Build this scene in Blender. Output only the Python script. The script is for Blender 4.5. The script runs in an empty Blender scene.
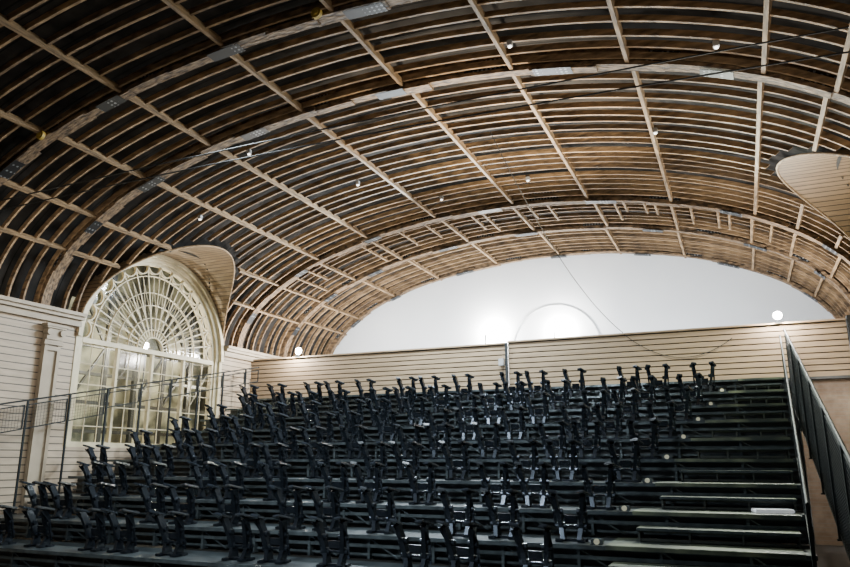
import bpy, bmesh, math, random
from mathutils import Vector, Matrix
random.seed(11)
EZ=1.82
XC,ZC,A,B=-5.67,3.33+EZ,8.73,3.6
XL,XR=XC-A,XC+A
DY,DZ,DR=14.65,2.90+EZ,2.66
YW=23.6
scene=bpy.context.scene
COL=scene.collection

# ---------------- materials
def mat(name,base=(.5,.5,.5),rough=.6,metal=0.0,noise=None,bump=0.0,scale=6.0,stretch=(1,1,1),emit=None,estr=0.0,boards=None,spec=None,lo=.3,hi=.7):
    m=bpy.data.materials.new(name); m.use_nodes=True
    nt=m.node_tree; N=nt.nodes; L=nt.links
    bs=N['Principled BSDF']
    bs.inputs['Roughness'].default_value=rough; bs.inputs['Metallic'].default_value=metal
    if spec is not None: bs.inputs['Specular IOR Level'].default_value=spec
    tc=N.new('ShaderNodeTexCoord'); mp=N.new('ShaderNodeMapping'); mp.inputs['Scale'].default_value=stretch
    L.new(tc.outputs['Object'],mp.inputs['Vector'])
    nz=N.new('ShaderNodeTexNoise'); nz.inputs['Scale'].default_value=scale; nz.inputs['Detail'].default_value=5
    L.new(mp.outputs[0],nz.inputs['Vector'])
    cr=N.new('ShaderNodeValToRGB')
    c2=noise if noise else tuple(c*.75 for c in base)
    cr.color_ramp.elements[0].position=lo; cr.color_ramp.elements[0].color=(*c2,1)
    cr.color_ramp.elements[1].position=hi; cr.color_ramp.elements[1].color=(*base,1)
    L.new(nz.outputs['Fac'],cr.inputs['Fac'])
    out=cr.outputs['Color']
    if boards:
        kind,pitch,gap,gcol=boards
        sx=N.new('ShaderNodeSeparateXYZ'); L.new(tc.outputs['Object'],sx.inputs[0])
        if kind=='angle':
            at=N.new('ShaderNodeMath'); at.operation='ARCTAN2'
            L.new(sx.outputs['Z'],at.inputs[0]); L.new(sx.outputs['Y'],at.inputs[1]); src=at.outputs[0]
        else: src=sx.outputs[kind]
        dv=N.new('ShaderNodeMath'); dv.operation='DIVIDE'; dv.inputs[1].default_value=pitch; L.new(src,dv.inputs[0])
        fr=N.new('ShaderNodeMath'); fr.operation='FRACT'; L.new(dv.outputs[0],fr.inputs[0])
        lt=N.new('ShaderNodeMath'); lt.operation='LESS_THAN'; lt.inputs[1].default_value=gap; L.new(fr.outputs[0],lt.inputs[0])
        mx=N.new('ShaderNodeMixRGB'); mx.inputs[2].default_value=(*gcol,1)
        L.new(lt.outputs[0],mx.inputs[0]); L.new(out,mx.inputs[1]); out=mx.outputs[0]
    L.new(out,bs.inputs['Base Color'])
    if bump>0:
        bp=N.new('ShaderNodeBump'); bp.inputs['Strength'].default_value=bump; bp.inputs['Distance'].default_value=.02
        L.new(nz.outputs['Fac'],bp.inputs['Height']); L.new(bp.outputs[0],bs.inputs['Normal'])
    if emit:
        bs.inputs['Emission Color'].default_value=(*emit,1); bs.inputs['Emission Strength'].default_value=estr
    return m
M={}
ribm=[]
for c,d in (((.35,.22,.11),(.075,.045,.022)),((.24,.15,.075),(.05,.03,.016)),((.42,.27,.14),(.12,.074,.037))):
    ribm.append(mat('rib_timber',c,.7,noise=d,bump=.7,scale=2.8,stretch=(1.3,6,4)))
M['arch']=mat('arch_timber',(.25,.16,.085),.75,noise=(.045,.028,.016),bump=1.0,scale=4,stretch=(1.5,5,3),lo=.35,hi=.65)
M['purlin']=mat('purlin_timber',(.36,.235,.12),.7,noise=(.10,.063,.032),bump=.7,scale=3,stretch=(5,.9,5))
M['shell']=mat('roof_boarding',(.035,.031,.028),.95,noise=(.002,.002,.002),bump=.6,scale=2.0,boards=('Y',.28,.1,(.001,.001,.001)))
M['clad']=mat('wall_cladding',(.40,.315,.225),.6,noise=(.30,.235,.165),bump=.1,scale=2,stretch=(1,1,8),boards=('Z',.155,.15,(.05,.04,.028)))
M['pil']=mat('pilaster_paint',(.34,.28,.20),.6,noise=(.26,.21,.15),scale=3,bump=.1)
M['balu']=mat('balustrade_boards',(.37,.27,.17),.55,noise=(.25,.18,.11),bump=.1,scale=2,stretch=(.6,1,9))
M['groove']=mat('board_backing',(.03,.022,.015),.9)
M['soffit']=mat('hood_boards',(.30,.205,.115),.6,noise=(.20,.135,.075),bump=.1,scale=2,stretch=(1,6,6),boards=('angle',.052,.18,(.045,.028,.016)))
M['cream']=mat('cream_paint',(.58,.50,.33),.5,noise=(.44,.38,.25),scale=4)
M['white']=mat('white_plaster',(.80,.83,.86),.8,noise=(.75,.78,.82),scale=.7,bump=.03)
M['trimw']=mat('pale_grey_trim',(.74,.77,.80),.7)
M['brick']=mat('brick_wall',(.46,.36,.29),.85,noise=(.32,.235,.18),scale=6,bump=.4,boards=('Z',.09,.13,(.36,.33,.29)))
M['black']=mat('black_powdercoat',(.014,.017,.019),.4,noise=(.008,.01,.011),scale=9)
M['chair']=mat('glossy_black_metal',(.034,.041,.053),.27,metal=.75,noise=(.017,.021,.027),scale=12)
M['arm']=mat('black_armrest_plastic',(.028,.034,.043),.22,noise=(.015,.019,.024),scale=20)
M['deck']=mat('tier_deck',(.042,.052,.055),.34,noise=(.012,.016,.018),scale=4,bump=.15)
M['aisle']=mat('aisle_deck',(.175,.195,.125),.34,noise=(.03,.038,.034),scale=1.9,bump=.25,lo=.38,hi=.7)  # greenish grey broken up by dark noise patches
M['aisler']=mat('aisle_riser',(.035,.041,.036),.5,noise=(.016,.019,.017),scale=5)
M['nosing']=mat('dark_metal_nosing',(.13,.155,.163),.27,metal=.6,noise=(.05,.06,.064),scale=7)
M['rail']=mat('dark_grey_rail',(.014,.018,.020),.6,spec=.15)
M['mesh']=mat('mesh_wire',(.018,.023,.026),.6,spec=.15)
M['cable']=mat('black_cable',(.01,.01,.01),.6)
M['yellow']=mat('yellow_plastic',(.5,.34,.06),.5)
M['lampw']=mat('lamp_housing',(.4,.4,.4),.4)
M['lampb']=mat('black_lamp_housing',(.03,.03,.03),.4)
M['glow']=mat('lamp_lens',(1,1,1),.3,emit=(1,.98,.95),estr=300)
M['glow2']=mat('small_lamp_lens',(1,1,1),.3,emit=(1,.97,.9),estr=5)
M['step']=mat('step_light_lens',(.6,.57,.4),.3,emit=(1,.92,.7),estr=.1)
M['floor']=mat('hall_floor',(.05,.045,.04),.6,noise=(.03,.028,.025),scale=3)
M['panel']=mat('lit_white_panel',(.8,.82,.84),.4,emit=(.9,.95,1),estr=.25)  # faint emission makes the flat panel look lit
M['outw']=mat('corridor_plaster',(.62,.60,.44),.8,noise=(.10,.11,.085),scale=.9,lo=.38,hi=.62)
M['scaf']=mat('corridor_steel',(.035,.035,.03),.6)
def plate_mat():
    m=mat('perforated_plate',(.2,.21,.22),.5,metal=.2)
    nt=m.node_tree;N=nt.nodes;L=nt.links;bs=N['Principled BSDF']
    tc=N.new('ShaderNodeTexCoord'); ck=N.new('ShaderNodeTexVoronoi'); ck.inputs['Scale'].default_value=12; ck.inputs['Randomness'].default_value=0
    L.new(tc.outputs['Object'],ck.inputs['Vector'])
    g=N.new('ShaderNodeMath'); g.operation='LESS_THAN'; g.inputs[1].default_value=.28; L.new(ck.outputs['Distance'],g.inputs[0])
    mx=N.new('ShaderNodeMixRGB'); mx.inputs[1].default_value=(.012,.013,.015,1); mx.inputs[2].default_value=(.22,.235,.25,1)
    L.new(g.outputs[0],mx.inputs[0]); L.new(mx.outputs[0],bs.inputs['Base Color']); return m
M['plate']=plate_mat()
def glass_mat():
    m=bpy.data.materials.new('clear_window_glass'); m.use_nodes=True
    nt=m.node_tree;N=nt.nodes;L=nt.links
    for n in list(N): N.remove(n)
    o=N.new('ShaderNodeOutputMaterial'); mx=N.new('ShaderNodeMixShader'); mx.inputs[0].default_value=.04
    t=N.new('ShaderNodeBsdfTransparent'); t.inputs[0].default_value=(.95,.97,.92,1); g=N.new('ShaderNodeBsdfGlossy'); g.inputs['Roughness'].default_value=.1
    L.new(t.outputs[0],mx.inputs[1]); L.new(g.outputs[0],mx.inputs[2]); L.new(mx.outputs[0],o.inputs[0]); return m
M['glass']=glass_mat()

# ---------------- mesh helpers
def abox(bm,cx,cy,cz,sx,sy,sz,rot=None,bev=0):
    mtx=Matrix.Translation((cx,cy,cz))
    if rot is not None: mtx=mtx@rot
    r=bmesh.ops.create_cube(bm,size=1.0,matrix=mtx@Matrix.Diagonal((sx,sy,sz,1)))
    if bev>0:
        es=list({e for v in r['verts'] for e in v.link_edges})
        bmesh.ops.bevel(bm,geom=es,offset=bev,segments=2,affect='EDGES')
def beam(bm,p,q,w,h,up=Vector((0,0,1))):
    p=Vector(p);q=Vector(q);d=q-p;l=d.length;d.normalize()
    if abs(d.dot(up))>.99: up=Vector((1,0,0))
    s=d.cross(up).normalized();u=s.cross(d)
    mt=Matrix((( s.x,d.x,u.x,(p.x+q.x)/2),(s.y,d.y,u.y,(p.y+q.y)/2),(s.z,d.z,u.z,(p.z+q.z)/2),(0,0,0,1)))
    bmesh.ops.create_cube(bm,size=1.0,matrix=mt@Matrix.Diagonal((w,l,h,1)))
def cyl(bm,p,q,r,seg=10,r2=None):
    p=Vector(p);q=Vector(q);d=q-p
    mt=Matrix.Translation((p+q)/2)@d.to_track_quat('Z','Y').to_matrix().to_4x4()
    bmesh.ops.create_cone(bm,cap_ends=True,segments=seg,radius1=r,radius2=r if r2 is None else r2,depth=d.length,matrix=mt)
def tube(bm,P,r,seg=6):
    P=[Vector(p) for p in P]; rings=[]
    for i,p in enumerate(P):
        d=(P[min(i+1,len(P)-1)]-P[max(i-1,0)]).normalized()
        up=Vector((0,0,1)) if abs(d.z)<.95 else Vector((1,0,0))
        s=d.cross(up).normalized();u=s.cross(d)
        rings.append([bm.verts.new(p+s*r*math.cos(2*math.pi*k/seg)+u*r*math.sin(2*math.pi*k/seg)) for k in range(seg)])
    for a,b in zip(rings,rings[1:]):
        for k in range(seg): bm.faces.new((a[k],a[(k+1)%seg],b[(k+1)%seg],b[k]))
    bm.faces.new(rings[0]); bm.faces.new(rings[-1][::-1])
def arcsolid(bm,inn,out,y0,y1,axis='y'):
    def P(a,z,e): return (a,e,z) if axis=='y' else (e,a,z)
    rings=[]
    for (a,z),(c,w) in zip(inn,out):
        rings.append([bm.verts.new(P(a,z,y0)),bm.verts.new(P(a,z,y1)),bm.verts.new(P(c,w,y1)),bm.verts.new(P(c,w,y0))])
    for r0,r1 in zip(rings,rings[1:]):
        for i in range(4):
            j=(i+1)%4; bm.faces.new((r0[i],r0[j],r1[j],r1[i]))
    bm.faces.new(rings[0]); bm.faces.new(rings[-1][::-1])
def mk(name,bm,m,origin=(0,0,0),parent=None,label=None,cat=None,group=None,kind=None,smooth=False):
    bmesh.ops.recalc_face_normals(bm,faces=bm.faces)
    me=bpy.data.meshes.new(name)
    if parent is None: bmesh.ops.translate(bm,verts=bm.verts,vec=-Vector(origin))
    bm.to_mesh(me); bm.free(); me.materials.append(m)
    if smooth:
        for p in me.polygons: p.use_smooth=True
    o=bpy.data.objects.new(name,me); COL.objects.link(o)
    if parent is None: o.location=origin
    else: o.parent=parent
    tag(o,label,cat,group,kind); return o
def tag(o,label=None,cat=None,group=None,kind=None):
    if label:o['label']=label
    if cat:o['category']=cat
    if group:o['group']=group
    if kind:o['kind']=kind
def empty(name,loc,label,cat,group=None):
    o=bpy.data.objects.new(name,None); o.empty_display_size=.1; o.location=loc; COL.objects.link(o); tag(o,label,cat,group); return o
def B_(): return bmesh.new()
def copyhier(src,kids,loc,rz=0,sc=1):
    o=src.copy(); COL.objects.link(o); o.location=loc; o.rotation_euler=(0,0,rz); o.scale=(sc,sc,sc)
    for k in kids:
        c=k.copy(); c.parent=o; COL.objects.link(c)
    return o
def ell(t,off=0):
    return (XC+(A+off)*math.cos(t), ZC+(B+off)*math.sin(t))
def vz(x,off=0):
    return ZC+(B+off)*math.sqrt(max(0,1-((x-XC)/(A+off))**2))
def vx(z,side):
    return XC+side*A*math.sqrt(max(0,1-(max(0,z-ZC)/B)**2))
def dz(y):
    d=abs(y-DY)
    return DZ+math.sqrt(DR*DR-d*d) if d<DR else -1

# ---------------- structure
bm=B_(); abox(bm,XC-2,10.5,-.05,A*2+5,27,.1); mk('floor',bm,M['floor'],(XC,10.5,0),label='dark hall floor beneath the raked seating',cat='floor',kind='structure')
bm=B_()
abox(bm,XL-.2,(-3+DY-DR)/2,ZC/2,.4,(DY-DR+3),ZC)
abox(bm,XL-.2,(YW+DY+DR)/2,ZC/2,.4,(YW-DY-DR),ZC)
abox(bm,XL-.2,DY,(EZ+.3)/2,.4,2*DR,EZ+.3)
mk('wall_left',bm,M['clad'],(XL,10,0),label='beige timber-clad side wall with arched window',cat='wall',kind='structure')
bm=B_()
abox(bm,XR+.2,(-3+DY-DR)/2,ZC/2,.4,(DY-DR+3),ZC)
abox(bm,XR+.2,(YW+DY+DR)/2,ZC/2,.4,(YW-DY-DR),ZC)
abox(bm,XR+.2,DY,(EZ+.3)/2,.4,2*DR,EZ+.3)
mk('wall_right',bm,M['brick'],(XR,10,0),label='reddish brick side wall beside the seating',cat='wall',kind='structure')
bm=B_()
n=64
pts=[(XR+.4,0)]+[ell(math.pi*i/n,.4) for i in range(n+1)]+[(XL-.4,0)]
f=bm.faces.new([bm.verts.new((x,YW,z)) for x,z in pts])
r=bmesh.ops.extrude_face_region(bm,geom=[f]); bmesh.ops.translate(bm,verts=[v for v in r['geom'] if isinstance(v,bmesh.types.BMVert)],vec=(0,.2,0))
mk('wall_back',bm,M['white'],(XC,YW,0),label='smooth white plastered lunette end wall under the vault',cat='wall',kind='structure')
bm=B_()
ar=[(XC+.15+1.5*math.cos(math.pi*i/30),EZ+3.65+1.5*math.sin(math.pi*i/30)) for i in range(31)]
ar2=[(XC+.15+1.53*math.cos(math.pi*i/30),EZ+3.65+1.53*math.sin(math.pi*i/30)) for i in range(31)]
arcsolid(bm,ar,ar2,YW-.03,YW)
mk('trim_1',bm,M['trimw'],(XC,YW,EZ+3.65),label='thin pale arch moulding on the white end wall',cat='trim',kind='structure')
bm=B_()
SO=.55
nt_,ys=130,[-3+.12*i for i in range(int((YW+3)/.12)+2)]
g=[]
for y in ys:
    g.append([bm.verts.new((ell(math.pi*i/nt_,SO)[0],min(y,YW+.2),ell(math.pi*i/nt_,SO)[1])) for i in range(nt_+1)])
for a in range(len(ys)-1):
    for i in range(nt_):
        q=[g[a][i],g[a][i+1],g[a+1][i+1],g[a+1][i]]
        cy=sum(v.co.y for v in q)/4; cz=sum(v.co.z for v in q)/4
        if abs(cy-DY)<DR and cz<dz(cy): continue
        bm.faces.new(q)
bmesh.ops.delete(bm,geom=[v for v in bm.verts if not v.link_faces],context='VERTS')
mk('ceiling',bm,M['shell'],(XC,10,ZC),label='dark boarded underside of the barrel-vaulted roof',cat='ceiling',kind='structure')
bm=B_(); abox(bm,-18.4,18,4.5,.2,24,9); mk('wall_corridor',bm,M['outw'],(-18.4,18,0),label='pale plaster corridor wall seen through the arched window',cat='wall',kind='structure')
for i in range(14):
    yy=10.5+i*1.15
    e=empty('corridor_frame',(-16.8,yy,0),'dark steel frame standing outside the arched window','steel frame','steel frames outside the window')
    bm=B_(); abox(bm,0,0,4,.12,.12,8.0); mk('column',bm,M['scaf'],parent=e)
    bm=B_()
    for zz in (2.6,3.4,4.2,5.0,5.8,6.6): abox(bm,0,.575,zz,.09,1.02,.09)
    beam(bm,(0,.07,3.45),(0,1.07,4.95),.06,.06); beam(bm,(0,1.07,5.05),(0,.07,6.55),.06,.06)
    mk('bracing',bm,M['scaf'],parent=e)

# ribs
NR=96
def tr_list(y):
    zd=dz(y); t0=0.0;t1=math.pi
    if zd>ZC:
        s=math.asin(min(1,(zd+.12-ZC)/B)); t0=s;t1=math.pi-s
    return t0,t1
ARCH=[3.4,8.5,11.0,18.0,20.5,23.35]
y=2.2
while y<23.3:
    if min(abs(y-a) for a in ARCH)>.14:
        t0,t1=tr_list(y)
        ts=[t0+(t1-t0)*i/NR for i in range(NR+1)]
        yy=y+random.uniform(-.04,.04); o1=random.uniform(-.02,.03); p1=random.uniform(0,6)
        wob=[o1+.005*math.sin(5*t+p1)+.004*math.sin(13*t+p1*2) for t in ts]
        dp=random.uniform(.10,.125)
        bm=B_(); arcsolid(bm,[ell(t,w_) for t,w_ in zip(ts,wob)],[ell(t,w_+dp) for t,w_ in zip(ts,wob)],yy-.022,yy+.022)
        mk('curved_rib',bm,random.choice(ribm),(XC,yy,ZC),label='slender curved brown timber rib spanning the vault',cat='roof rib',group='curved timber ribs of the vault')
    y+=.36
for k,ya in enumerate(ARCH):
    e=empty('main_arch',(XC,ya,ZC),'heavy laminated timber main arch with perforated steel plates','roof arch','main arches of the vault')
    off=Vector(e.location)
    ts=[math.pi*i/NR for i in range(NR+1)]
    bm=B_(); arcsolid(bm,[ell(t,-.03) for t in ts],[ell(t,.26) for t in ts],ya-.06,ya+.06)
    bmesh.ops.translate(bm,verts=bm.verts,vec=-off); mk('arch_web',bm,M['arch'],parent=e)
    bm=B_(); t=0
    while t<math.pi-.02:
        t2=min(math.pi,t+random.uniform(.09,.16)); j=random.uniform(-.03,.03); w=random.uniform(.08,.13); j2=random.uniform(-.035,.035)
        tt=[t+(t2+.008-t)*i/5 for i in range(6)]
        arcsolid(bm,[ell(q,-.10+j) for q in tt],[ell(q,-.02) for q in tt],ya-w+j2,ya+w+j2); t=t2
    bmesh.ops.translate(bm,verts=bm.verts,vec=-off); mk('laminated_flange',bm,M['arch'],parent=e)
    tc=.4; i=0
    while tc<2.85:
        hw=random.uniform(.03,.05)
        tt=[tc-hw+2*hw*q/8 for q in range(9)]
        bm=B_()
        if i%2: arcsolid(bm,[ell(q,-.01) for q in tt],[ell(q,.20) for q in tt],ya-.075,ya-.062)
        else: arcsolid(bm,[ell(q,-.142) for q in tt],[ell(q,-.134) for q in tt],ya-.15,ya+.08)
        bmesh.ops.translate(bm,verts=bm.verts,vec=-off)
        mk('perforated_plate',bm,M['plate'],parent=e,label='dark grey perforated steel connector plate')
        tc+=random.uniform(.12,.24); i+=1
PX=[-13.75,-12.95,-11.5,-9.75,-7.5,-5.25,-3.1,-1.1,.8,1.7,2.45]
def purlin(px,ya,yb):
    z=vz(px); nx=(px-XC)/A**2; nz_=(z-ZC)/B**2; ang=math.atan2(nx,nz_)
    bm=B_(); abox(bm,px,(ya+yb)/2,z,.065,yb-ya,.13,rot=Matrix.Rotation(ang,4,'Y'))
    mk('purlin',bm,M['purlin'],(px,(ya+yb)/2,z),label='long straight pale timber purlin crossing the ribs',cat='roof purlin',group='longitudinal purlins of the vault')
def purlins(px,ya,yb):
    cuts=[ya]+[c for c in (8.5,11.0,18.0,20.5) if ya+.8<c<yb-.8]+[yb]
    for a,b in zip(cuts,cuts[1:]): purlin(px+random.uniform(-.07,.07),a+.09 if a!=ya else a,b-.09 if b!=yb else b)
for px in PX:
    z=vz(px)
    if z<DZ+DR+.12:
        h=math.sqrt(max(0,DR**2-max(0,z-DZ)**2))+.22
        purlins(px,2,DY-h); purlins(px,DY+h,YW)
    else: purlins(px,2,YW)
used=[]
for i in range(26):
    px=random.uniform(-12.5,1.4); ya=18.2
    z=vz(px); ll=random.uniform(.9,2.0)
    if min([abs(px-q) for q in PX+used])<.2: continue
    used.append(px)
    nx=(px-XC)/A**2; nz_=(z-ZC)/B**2; ang=math.atan2(nx,nz_)
    bm=B_(); abox(bm,px,ya+ll/2,z+.02,.05,ll,.10,rot=Matrix.Rotation(ang,4,'Y'))
    mk('noggin',bm,M['purlin'],(px,ya+ll/2,z),label='short brown timber noggin between ribs',cat='roof timber',group='short noggins between the ribs')

# dormer hoods
for side in (-1,1):
    xw=XL-.4 if side<0 else XR+.4
    e=empty('dormer_hood',(xw,DY,DZ),'boarded half-round dormer hood cutting into the vault above the side window','dormer','dormer hoods')
    off=Vector(e.location)
    bm=B_(); rows=[];n=60
    for i in range(n+1):
        t=math.pi*i/n; yy=DY+DR*math.cos(t); zz=DZ+DR*math.sin(t); xm=vx(zz,side)-side*.03
        rows.append([bm.verts.new((xw+(xm-xw)*j/4,yy,zz)) for j in range(5)])
    for r0,r1 in zip(rows,rows[1:]):
        for j in range(4): bm.faces.new((r0[j],r0[j+1],r1[j+1],r1[j]))
    bmesh.ops.translate(bm,verts=bm.verts,vec=-off); mk('hood_soffit',bm,M['soffit'],parent=e,smooth=True)
    P=[]
    for i in range(n+1):
        t=math.pi*i/n; yy=DY+(DR+.01)*math.cos(t); zz=DZ+(DR+.01)*math.sin(t); P.append(Vector((vx(zz,side)-side*.03,yy,zz)))
    bm=B_(); tube(bm,P,.025,8)
    bmesh.ops.translate(bm,verts=bm.verts,vec=-off); mk('hood_edge_trim',bm,M['purlin'],parent=e)

def window(side,idx):
    xw=(XL-.18) if side<0 else (XR+.18); s=-side
    e=empty('window_%d'%idx,(xw,DY,EZ+.3),'tall arched window with cream fan-light tracery','window'); e['kind']='structure'
    off=Vector(e.location)
    def fin(nm,bm,m,lab=None):
        bmesh.ops.translate(bm,verts=bm.verts,vec=-off); return mk(nm,bm,m,parent=e,label=lab)
    base=EZ+.3
    def arcp(r,t0=0,t1=math.pi,n=48,cy=DY,cz=DZ): return [(cy+r*math.cos(t0+(t1-t0)*i/n),cz+r*math.sin(t0+(t1-t0)*i/n)) for i in range(n+1)]
    bm=B_(); arcsolid(bm,arcp(DR-.12),arcp(DR-.005),xw-.14,xw+.26,'x')
    arcsolid(bm,arcp(DR-.22),arcp(DR-.12),xw-.12,xw+.14,'x')
    arcsolid(bm,arcp(DR-.30),arcp(DR-.22),xw-.10,xw+.05,'x')
    for sg in (-1,1):
        abox(bm,xw,DY+sg*(DR-.06),(base+DZ)/2,.40,.11,DZ-base); abox(bm,xw,DY+sg*(DR-.17),(base+DZ)/2,.24,.10,DZ-base); abox(bm,xw,DY+sg*(DR-.26),(base+DZ)/2,.14,.08,DZ-base)
    abox(bm,xw,DY,base+.06,.3,2*DR-.02,.12)
    fin('frame',bm,M['cream'])
    bm=B_()
    NS=16; R1=DR-.30
    for i in range(NS):
        t=math.pi*(i+.5)/NS; cy=DY+R1*math.cos(t); cz=DZ+R1*math.sin(t)
        rr=R1*math.pi/NS/2
        arcsolid(bm,arcp(rr-.014,t+math.pi/2,t+1.5*math.pi,12,cy,cz),arcp(rr+.014,t+math.pi/2,t+1.5*math.pi,12,cy,cz),xw-.04,xw+.04,'x')
    for r,w in ((.36,.03),(.58,.018),(.9,.014),(1.25,.014),(1.6,.014),(R1-.30,.022)):
        arcsolid(bm,arcp(r-w/2),arcp(r+w/2),xw-.03,xw+.03,'x')
    for i in range(NS+1):
        t=math.pi*i/NS
        beam(bm,(xw,DY+.36*math.cos(t),DZ+.36*math.sin(t)),(xw,DY+R1*math.cos(t),DZ+R1*math.sin(t)),.018,.03)
    for i in range(NS):
        a0=math.pi*i/NS; a1=math.pi*(i+1)/NS
        for sgn in (0,1):
            P=[]
            for q in range(9):
                u=q/8; r=.9+(R1-.30-.9)*u; am=(a0+a1)/2
                t=(a0 if sgn==0 else a1)+((am-a0)*(1 if sgn==0 else -1))*math.sin(u*math.pi/2)
                P.append((xw,DY+r*math.cos(t),DZ+r*math.sin(t)))
            tube(bm,P,.009,5)
    fin('fanlight_tracery',bm,M['cream'])
    bm=B_(); abox(bm,xw,DY,DZ-.05,.16,2*DR-.60,.12); fin('transom',bm,M['cream'])
    bm=B_()
    for yy in (-1.2,0,1.2): abox(bm,xw,DY+yy,(base+DZ)/2,.10,.07,DZ-base)
    for yy in (-2.0,-1.6,-.8,-.4,.4,.8,1.6,2.0): abox(bm,xw,DY+yy,(base+DZ)/2,.025,.018,DZ-base)
    for zz in (.5,1.0,1.5,2.0): abox(bm,xw,DY,base+zz,.025,2*DR-.60,.022)
    fin('glazing_bars',bm,M['cream'])
    bm=B_(); pp=arcp(DR-.05,n=40)
    vs=[bm.verts.new((xw-s*.06,a,z)) for a,z in pp]+[bm.verts.new((xw-s*.06,DY-DR+.05,base)),bm.verts.new((xw-s*.06,DY+DR-.05,base))]
    bm.faces.new(vs); fin('glass',bm,M['glass'],'clear glass with pale lit corridor behind')
window(-1,1); window(1,2)
for (y0,y1,i) in ((2,DY-DR+.05,2),(DY+DR,YW,3)):
    bm=B_(); abox(bm,XL+.12,(y0+y1)/2,ZC+.04,.24,y1-y0,.08); abox(bm,XL+.09,(y0+y1)/2,ZC-.04,.18,y1-y0,.08); abox(bm,XL+.05,(y0+y1)/2,ZC-.16,.1,y1-y0,.14)
    mk('trim_%d'%i,bm,M['pil'],(XL,(y0+y1)/2,ZC),label='projecting timber cornice along the top of the clad wall',cat='cornice',kind='structure')
for i,yy in enumerate((11.3,6.4)):
    e=empty('pilaster',(XL+.03,yy,0),'beige timber pilaster with stepped capital on the clad wall','pilaster','wall pilasters')
    bm=B_(); abox(bm,.03,0,2.2,.06,.44,4.4)
    for s in (-1,1): abox(bm,.08,s*.17,2.2,.05,.08,4.4)
    abox(bm,.08,0,4.3,.05,.26,.1)
    mk('shaft',bm,M['pil'],parent=e)
    bm=B_(); abox(bm,.07,0,4.40,.14,.50,.05); abox(bm,.06,0,4.46,.12,.46,.06); abox(bm,.07,0,4.62,.14,.42,.26)
    for s in (-1,1): cyl(bm,(.02,s*.17,4.66),(.19,s*.17,4.66),.075,14)
    abox(bm,.09,0,4.77,.18,.50,.04); abox(bm,.10,0,4.82,.2,.56,.06); mk('capital',bm,M['pil'],parent=e)

# ---------------- seating tiers
TX0=-14.1
def ty(n): return 18.3-1.05*n
def tz(n): return EZ+1.85-.3675*n
def tx1(n): return 1.08-.052*n
def edge(yv): return -2.05+(yv-9.8)*.215
for n in range(0,10):
    y0,z0=ty(n),tz(n); TX1=tx1(n)
    dep=YW-y0 if n==0 else 1.05
    e=empty('seating_tier',(TX0,y0,z0-.3675),'long black stepped seating platform with metal nosing','seating tier','raked seating tiers')
    off=Vector(e.location)
    def fin(nm,bm,m,lab=None):
        bmesh.ops.translate(bm,verts=bm.verts,vec=-off); return mk(nm,bm,m,parent=e,label=lab)
    L=TX1-TX0; cx=(TX0+TX1)/2
    bm=B_(); abox(bm,cx,y0+dep/2,z0-.015,L,dep,.03); fin('deck',bm,M['deck'])
    bm=B_(); abox(bm,cx,y0+.26,z0-.20,L,.03,.33); fin('riser',bm,M['black'])
    bm=B_(); abox(bm,cx,y0-.012,z0-.025,L,.025,.055,bev=.006); fin('nosing',bm,M['nosing'])
    bm=B_(); abox(bm,cx,y0+.10,z0-.16,L,.035,.05); abox(bm,cx,y0+.16,z0-.29,L,.03,.03)
    xx=TX0+.4
    while xx<TX1:
        abox(bm,xx,y0+.14,z0-.19,.04,.14,.32); beam(bm,(xx,y0+.06,z0-.04),(xx+.45,y0+.16,z0-.33),.02,.02); xx+=1.05
    fin('support_frame',bm,M['nosing'])
    ex=edge(y0)+.25
    bm=B_(); abox(bm,(ex+TX1-.12)/2,y0+min(dep,1.05)/2,z0+.005,TX1-.12-ex,min(dep,1.05)-.02,.010); abox(bm,(ex+TX1-.12)/2,y0-.03,z0-.015,TX1-.12-ex,.012,.05); fin('aisle_panel',bm,M['aisle'],'patchy greenish grey aisle deck panel')
for n in range(0,9):
    y0=ty(n); zb=tz(n+1)+.011; ex=edge(y0)+.35; x1=tx1(n)-.16; w=x1-ex; cx=(ex+x1)/2
    e=empty('aisle_step',(cx,y0-.27,zb),'grey-green aisle half step between seating tiers','step','aisle half steps')
    bm=B_(); abox(bm,0,.0,.170,w,.44,.02,bev=.004); mk('tread',bm,M['aisle'],parent=e)
    bm=B_(); xx=-w/2+.03
    k=4
    for q in range(k): abox(bm,-w/2+.03+(w-.06)*q/(k-1),0,.08,.025,.38,.16)
    abox(bm,0,-.15,.03,w-.04,.03,.03); abox(bm,0,-.10,.13,w-.04,.03,.03)
    mk('support_frame',bm,M['aisler'],parent=e)
    bm=B_(); abox(bm,0,-.225,.165,w,.02,.035,bev=.004); mk('nosing',bm,M['nosing'],parent=e)
for n in range(1,9):
    y0=ty(n); x=edge(y0)+.12
    e=empty('step_light',(x,y0+.16,tz(n)),'small round pale step light on black bracket','step light','aisle step lights')
    bm=B_(); abox(bm,0,0,.035,.16,.1,.07,bev=.01); mk('housing',bm,M['nosing'],parent=e)
    bm=B_(); cyl(bm,(0,-.05,.04),(0,-.07,.04),.038,16); mk('lens',bm,M['step'],parent=e)

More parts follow.
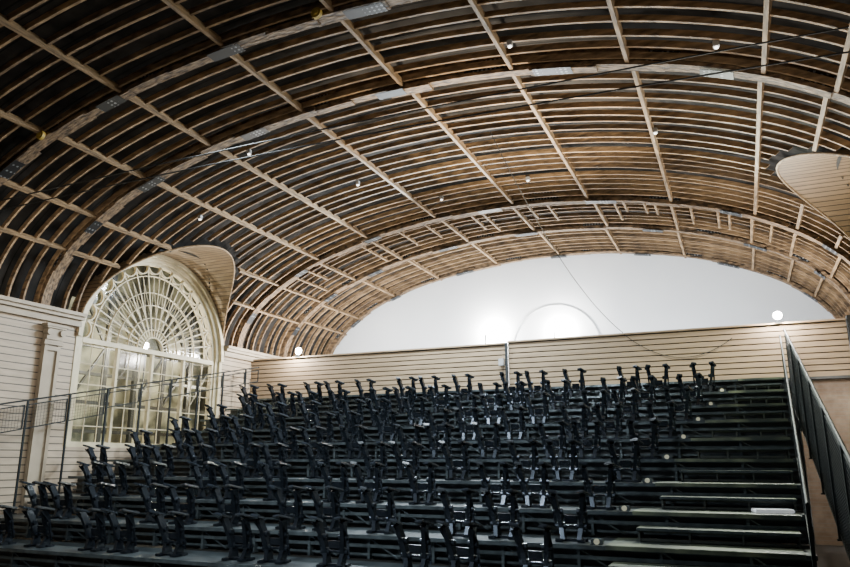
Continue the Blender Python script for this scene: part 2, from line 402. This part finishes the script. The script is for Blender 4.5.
# ---------------- chair
def chair_master():
    e=empty('folded_chair',(0,0,0),'black folded seat frame with paired armrests standing on the tier','chair','folded black seats on the tiers')
    K=[]
    bm=B_(); abox(bm,0,.02,.02,.42,.07,.035)
    for s in (-1,1): abox(bm,s*.14,.0,.02,.10,.28,.035,bev=.006)
    K.append(mk('base_plate',bm,M['chair'],parent=e))
    for s in (-1,1):
        bm=B_()
        prof=[(.10,.03),(-.07,.03),(-.02,.17),(-.09,.36),(-.19,.57),(-.09,.60),(.015,.40),(.08,.20)]
        def X(z): return .10+.09*z/.6
        lo=[bm.verts.new((s*X(z)-.028,a,z)) for a,z in prof]; hi=[bm.verts.new((s*X(z)+.028,a,z)) for a,z in prof]
        bm.faces.new(lo); bm.faces.new(hi[::-1])
        for i in range(len(prof)):
            j=(i+1)%len(prof); bm.faces.new((lo[i],lo[j],hi[j],hi[i]))
        cyl(bm,(s*.09,-.04,.38),(s*.215,-.04,.38),.038,12)
        cyl(bm,(s*.07,.03,.19),(s*.20,.03,.19),.046,12)
        beam(bm,(s*.21,-.04,.38),(s*.19,.06,.10),.032,.014)
        beam(bm,(s*.205,-.04,.40),(s*.22,-.22,.57),.032,.014)
        K.append(mk('stanchion',bm,M['chair'],parent=e))
        bm=B_()
        rot=Matrix.Rotation(s*-.20,4,'Z')@Matrix.Rotation(-.20,4,'X')@Matrix.Rotation(s*-.18,4,'Y')
        abox(bm,s*.20,-.15,.61,.11,.31,.036,rot=rot,bev=.010)
        K.append(mk('armrest',bm,M['arm'],parent=e))
    bm=B_()
    rot=Matrix.Rotation(.2,4,'X')
    abox(bm,0,.0,.28,.17,.02,.10,rot=rot,bev=.004)
    K.append(mk('folded_seat_bracket',bm,M['chair'],parent=e))
    bm=B_(); cyl(bm,(-.14,.03,.19),(.14,.03,.19),.018,10); K.append(mk('hinge_tube',bm,M['chair'],parent=e))
    return e,K
ch,K=chair_master(); first=True
cnt=0
for n in range(1,10):
    y0=ty(n); z0=tz(n)
    sc=1.06
    x=edge(y0)-.25; k=0
    while x>TX0+.5:
        loc=(x+random.uniform(-.025,.025),y0+.36,z0)
        rz=random.uniform(-.07,.07)
        if first: ch.location=loc; ch.rotation_euler=(0,0,rz); ch.scale=(sc,sc,sc); first=False
        else: copyhier(ch,K,loc,rz,sc)
        cnt+=1; x-=(.66 if k%3==1 else (1.0 if k%3==0 else 1.28)); k+=1
print('chairs',cnt)

# ---------------- railings
def railing(pts,name_label,group,h=.9,grid=.07,wire=.007,post=.045,mesh=True,hr=.024):
    for (xa,ya,ba,ta),(xb,yb,bb,tb) in zip(pts,pts[1:]):
        e=empty('railing_panel',(xa,ya,ba),name_label,'railing',group)
        off=Vector(e.location)
        def fin(nm,bm,m):
            bmesh.ops.translate(bm,verts=bm.verts,vec=-off); return mk(nm,bm,m,parent=e)
        def P(f,dzv): return Vector((xa+(xb-xa)*f,ya+(yb-ya)*f,ta+(tb-ta)*f-dzv))
        bm=B_(); abox(bm,xa,ya+.03,(ba+ta)/2,post,post,ta-ba); abox(bm,xa,ya+.03,ba+.01,.10,.10,.02); fin('post',bm,M['rail'])
        bm=B_(); cyl(bm,(xa,ya,ta),(xb,yb,tb),hr,10); fin('handrail',bm,M['rail'])
        bm=B_(); fr=.035
        beam(bm,P(fr,.1),P(1-fr,.1),.025,.025); beam(bm,P(fr,h),P(1-fr,h),.025,.025); beam(bm,P(fr,.09),P(fr,h),.025,.025); beam(bm,P(1-fr,.09),P(1-fr,h),.025,.025); fin('panel_frame',bm,M['rail'])
        if mesh:
            bm=B_(); k=int((yb-ya)/grid)
            for i in range(1,k): beam(bm,P(i/k,.1),P(i/k,h),wire,wire)
            k=int((h-.1)/grid)
            for i in range(1,k):
                o_=.1+(h-.1)*i/k; beam(bm,P(fr,o_),P(1-fr,o_),wire,wire)
            fin('wire_mesh',bm,M['mesh'])
def outz(y): return EZ+1.85-.35*(18.3-y)
pts=[(1.13,y_,outz(y_)-.75,outz(y_)+1.1) for y_ in (5.8,7.3,8.8,10.4,12.0,13.6,15.2,16.8,18.35)]
pts[-1]=(1.13,18.35,outz(18.35),outz(18.35)+1.1)
railing(pts,'tall dark sloping handrail panel with wire mesh infill','right aisle mesh railing',h=1.75,grid=.075,wire=.010,post=.06)
pts=[]
for n in (9,7,5,3,1): pts.append((tx1(n)-.05,ty(n)+.05,tz(n),tz(n)+1.0))
pts.append((tx1(0)-.05,ty(0)+.2,tz(0),tz(0)+1.0))
railing(pts,'dark mesh panel along the aisle edge','inner aisle mesh panels',h=.95,grid=.075,wire=.009,hr=.018,post=.04)
def lz(y): return EZ+1.06+.205*(y-9.74)
pts=[]
for n in range(9,-1,-1):
    yv=ty(n)+.75; pts.append((-14.03,yv,tz(n),lz(yv)))
pts[-1]=(-14.03,18.68,tz(0),lz(18.68))
railing(pts[:4],'thin dark side railing panel with wire mesh beside the wall','side wall railing',h=.6,post=.035,wire=.004,hr=.018)
railing(pts[3:],'thin dark side railing with mid rail below the arched window','side wall railing',h=.45,post=.04,mesh=False,hr=.018)

# ---------------- balustrade
def balu(x0,x1,zt,lab):
    yb=18.75; z0=EZ+1.85
    e=empty('clad_balustrade',((x0+x1)/2,yb,z0),lab,'balustrade','clad balustrade panels')
    off=Vector(e.location); cx=(x0+x1)/2
    def fin(nm,bm,m):
        bmesh.ops.translate(bm,verts=bm.verts,vec=-off); return mk(nm,bm,m,parent=e)
    bm=B_(); abox(bm,cx,yb+.08,(z0+zt)/2,x1-x0,.1,zt-z0-.03); fin('core_panel',bm,M['groove'])
    bm=B_(); k=9; hh=(zt-z0-.08)/k
    for i in range(k): abox(bm,cx,yb+.015,z0+.02+hh*(i+.5),x1-x0,.03,hh-.028)
    fin('cladding_boards',bm,M['balu'])
    bm=B_(); abox(bm,cx,yb+.06,zt-.02,x1-x0+.02,.2,.05,bev=.01); fin('cap_rail',bm,M['balu'])
balu(XL+.02,-5.80,EZ+3.16,'long horizontal board-clad balustrade at the top of the seating')
balu(-5.72,2.45,EZ+3.20,'long horizontal board-clad balustrade ending in a dark post')
bm=B_(); abox(bm,-5.76,18.72,EZ+2.5,.06,.08,1.3); mk('joint_post',bm,M['black'],(-5.76,18.72,EZ+1.85),label='thin dark post at the balustrade joint',cat='post')
bm=B_(); abox(bm,-5.9,18.68,EZ+2.62,.14,.1,.2,bev=.01); mk('junction_box',bm,M['lampw'],(-5.9,18.68,EZ+2.62),label='small white electrical box on the balustrade',cat='electrical box')
bm=B_(); abox(bm,2.52,18.75,EZ+2.56,.1,.2,1.4,bev=.01); abox(bm,2.6,18.7,EZ+2.9,.2,.2,.25,bev=.02); mk('end_post',bm,M['black'],(2.52,18.75,EZ+1.86),label='dark metal post with bracket at the balustrade end',cat='post')
bm=B_(); abox(bm,(1.25+XR)/2,18.8,(EZ+1.8)/2,XR-1.25,.2,EZ+1.8); mk('wall_gallery',bm,M['brick'],(2.1,18.8,0),label='reddish brick wall under the gallery',cat='wall',kind='structure')
bm=B_(); abox(bm,(1.12+XR)/2,(18.5+YW)/2,EZ+1.83,XR-1.12,YW-18.5,.06); mk('gallery_floor',bm,M['deck'],(2.1,21,EZ+1.83),label='dark gallery floor slab beside the seating',cat='floor slab',kind='structure')

# ---------------- lamps
def worklight(loc,stand,lab,rad=.13,energy=0,color=(1,.96,.9),back=-.2):
    e=empty('work_light',loc,lab,'lamp','work lights by the balustrade')
    bm=B_(); cyl(bm,(0,0,-stand),(0,0,-rad*.9),.02,8)
    if stand>.6:
        for a in range(3): cyl(bm,(0,0,-stand+.4),(.35*math.cos(a*2.1),.35*math.sin(a*2.1),-stand),.012,6)
    else: abox(bm,0,0,-stand+.01,.16,.12,.02)
    mk('stand',bm,M['black'],parent=e)
    bm=B_(); cyl(bm,(0,.0,0),(0,.12,0),rad*1.25,20,rad*.6); mk('housing',bm,M['lampb'],parent=e)
    bm=B_(); cyl(bm,(0,-.02,0),(0,0,0),rad,20,rad*1.0); mk('lens',bm,M['glow'],parent=e)
    if energy:
        l=bpy.data.lights.new('lamp','POINT'); l.energy=energy; l.color=color; l.shadow_soft_size=.1
        o=bpy.data.objects.new('lamp_bulb',l); o.parent=e; o.location=(0,back,.05); COL.objects.link(o)
worklight((1.05,18.75,EZ+3.38),.19,'bright white work light clamped on the balustrade rail',energy=520,rad=.09)
worklight((-12.6,18.75,EZ+3.34),.18,'bright white work light clamped on the balustrade rail',energy=520,rad=.10)
worklight((-7.68,22.6,EZ+4.28),2.42,'bright white work light on a tripod before the end wall',rad=.13,energy=650,back=.6)
worklight((-5.3,22.6,EZ+4.2),2.34,'bright white work light on a tripod before the end wall',rad=.13,energy=650,back=.6)
worklight((-11.6,21.0,EZ+3.1),1.24,'work light on a tripod behind the balustrade',rad=.08,energy=750)
worklight((-16.0,15.8,EZ+3.3),EZ+3.3,'bright work lamp on a stand outside the arched window',rad=.09,energy=330,color=(1,.9,.7))
worklight((-16.2,13.2,EZ+2.6),EZ+2.6,'bright work lamp on a stand outside the arched window',rad=.07,energy=180,color=(1,.9,.7))
worklight((-16.2,19.3,EZ+2.5),EZ+2.5,'bright work lamp on a stand outside the arched window',rad=.07,energy=330,color=(1,.9,.7))

def light(name,typ,loc,energy,color,size=1,sizey=None,spot=None,spread=None):
    l=bpy.data.lights.new(name,typ); l.energy=energy; l.color=color
    if typ=='AREA':
        l.size=size
        if sizey: l.shape='RECTANGLE'; l.size_y=sizey
        if spread: l.spread=spread
    elif typ=='SPOT': l.spot_size=spot; l.spot_blend=.8; l.shadow_soft_size=size
    else: l.shadow_soft_size=size
    o=bpy.data.objects.new(name,l); o.location=loc; COL.objects.link(o); return o
def aim(o,t):
    d=Vector(t)-o.location; o.rotation_euler=d.to_track_quat('-Z','Y').to_euler()
o=light('gallery_wash','AREA',(XC,19.6,EZ+2.4),850,(.90,.96,1),13,.5); aim(o,(XC,23.6,EZ+4.2))
o=light('vault_uplight','SPOT',(-3.4,13.6,EZ+2.2),4600,(1,.86,.66),.15,spot=1.5); aim(o,(-4.0,13.4,EZ+7))
o=light('vault_uplight','SPOT',(-10.5,15.5,EZ+2.0),520,(1,.92,.8),.15,spot=2.0); aim(o,(-10.0,15,EZ+6))
o=light('vault_uplight','SPOT',(.3,14.5,EZ+1.6),1100,(1,.94,.86),.15,spot=2.0); aim(o,(.3,13.8,EZ+6))
o=light('vault_uplight','SPOT',(0,9,EZ+.5),330,(1,.92,.82),.15,spot=2.0); aim(o,(-.5,9.8,EZ+7))
o=light('vault_uplight','SPOT',(-8,8,EZ+.3),150,(1,.9,.78),.15,spot=2.2); aim(o,(-8.5,9,EZ+7))
o=light('seating_fill','AREA',(-.4,16.6,EZ+5.0),900,(.93,1,.83),.8); aim(o,(-.6,12.6,EZ))
o=light('seating_fill','AREA',(-7,17.5,EZ+5.8),2600,(.80,.92,1),5,.4); aim(o,(-7,12.5,EZ))  # unseen strip behind the rows, added for grazing highlights on the seats
o=light('seating_fill','AREA',(-8,9.5,EZ+6.3),420,(.80,.92,1),1.5,spread=2.2); aim(o,(-7,12,EZ))  # unseen overhead fill added to brighten the seats
o=light('seating_fill','AREA',(-5,3,EZ+4.5),230,(.80,.92,1),1.2,spread=1.4); aim(o,(-6.5,10.5,EZ-.5))  # unseen front fill added to brighten the seats
o=light('wall_wash','AREA',(-10.5,8.5,EZ+3.6),45,(1,.93,.82),1,spread=2.2); aim(o,(-14.4,10.8,EZ+2.2))
o=light('brick_fill','AREA',(2.1,16.6,EZ+2.4),18,(1,.93,.85),.4,spread=2.4); aim(o,(2.2,18.7,EZ+.8))  # unseen area light added to brighten the brick
w=bpy.data.worlds.new('world'); scene.world=w; w.use_nodes=True
w.node_tree.nodes['Background'].inputs[0].default_value=(.6,.7,.85,1); w.node_tree.nodes['Background'].inputs[1].default_value=.08

for (x,y) in ((.2,10.2),(-2.9,10.1),(-8.2,14.5),(-4.3,16.2),(-9.3,11.6),(-1.0,13.6),(-11.8,13.0),(-6.8,16.6)):
    z=vz(x)-.12
    e=empty('ceiling_lamp',(x,y,z),'small white lamp fixed to a vault rib','lamp','small lamps on the vault')
    bm=B_(); abox(bm,0,0,.07,.09,.09,.1,bev=.01); mk('housing',bm,M['lampw'],parent=e)
    bm=B_(); cyl(bm,(0,0,.02),(0,0,-.0),.03,14); mk('lens',bm,M['glow2'],parent=e)
for (x,y) in ((-11.5,8.35),(-5.5,8.35)):
    z=vz(x)-.1
    bm=B_(); cyl(bm,(x,y-.04,z),(x,y-.10,z),.09,20); cyl(bm,(x,y-.1,z),(x,y-.12,z),.045,12)
    mk('yellow_disc',bm,M['yellow'],(x,y-.05,z),label='round yellow disc hung on the main arch',cat='cable reel',group='yellow discs on the arch')  # plain yellow disc on the arch, use unknown
def cable(pts,r,lab):
    bm=B_(); tube(bm,pts,r); mk('cable',bm,M['cable'],pts[0],label=lab,cat='cable')
def sag(p,q,s,n=30):
    p=Vector(p);q=Vector(q); return [tuple(p.lerp(q,i/n)-Vector((0,0,s*4*(i/n)*(1-i/n)))) for i in range(n+1)]
cable(sag((-13.2,8.75,EZ+5.0),(1.9,9.2,EZ+5.2),-.1),.012,'thin black wire stretched across the vault')
cable(sag((-13.4,8.6,EZ+4.7),(2.1,9.3,EZ+4.9),-.15),.012,'thin black wire stretched across the vault')
cable(sag((-4.3,13.25,EZ+6.8),(-2.6,18.72,EZ+3.22),.55)+sag((-2.6,18.72,EZ+3.20),(.0,18.72,EZ+2.9),.55),.009,'slack black cable hanging from the vault to the balustrade')
bm=B_(); abox(bm,0,0,.025,.5,.3,.05,rot=Matrix.Rotation(.2,4,'Z'),bev=.01)
o=mk('lit_white_panel',bm,M['panel'],label='small flat white panel with a faint added glow lying on the aisle deck',cat='panel'); o.location=(.28,ty(7)+.45,tz(7)+.012)

cam=bpy.data.cameras.new('camera'); co=bpy.data.objects.new('camera',cam); COL.objects.link(co)
cam.sensor_width=36; cam.lens=708/850*36; cam.clip_end=200
th=math.radians(23.7); ph=math.radians(14)
co.location=(0,0,EZ); co.rotation_euler=(math.pi/2+ph,0,th)
scene.camera=co
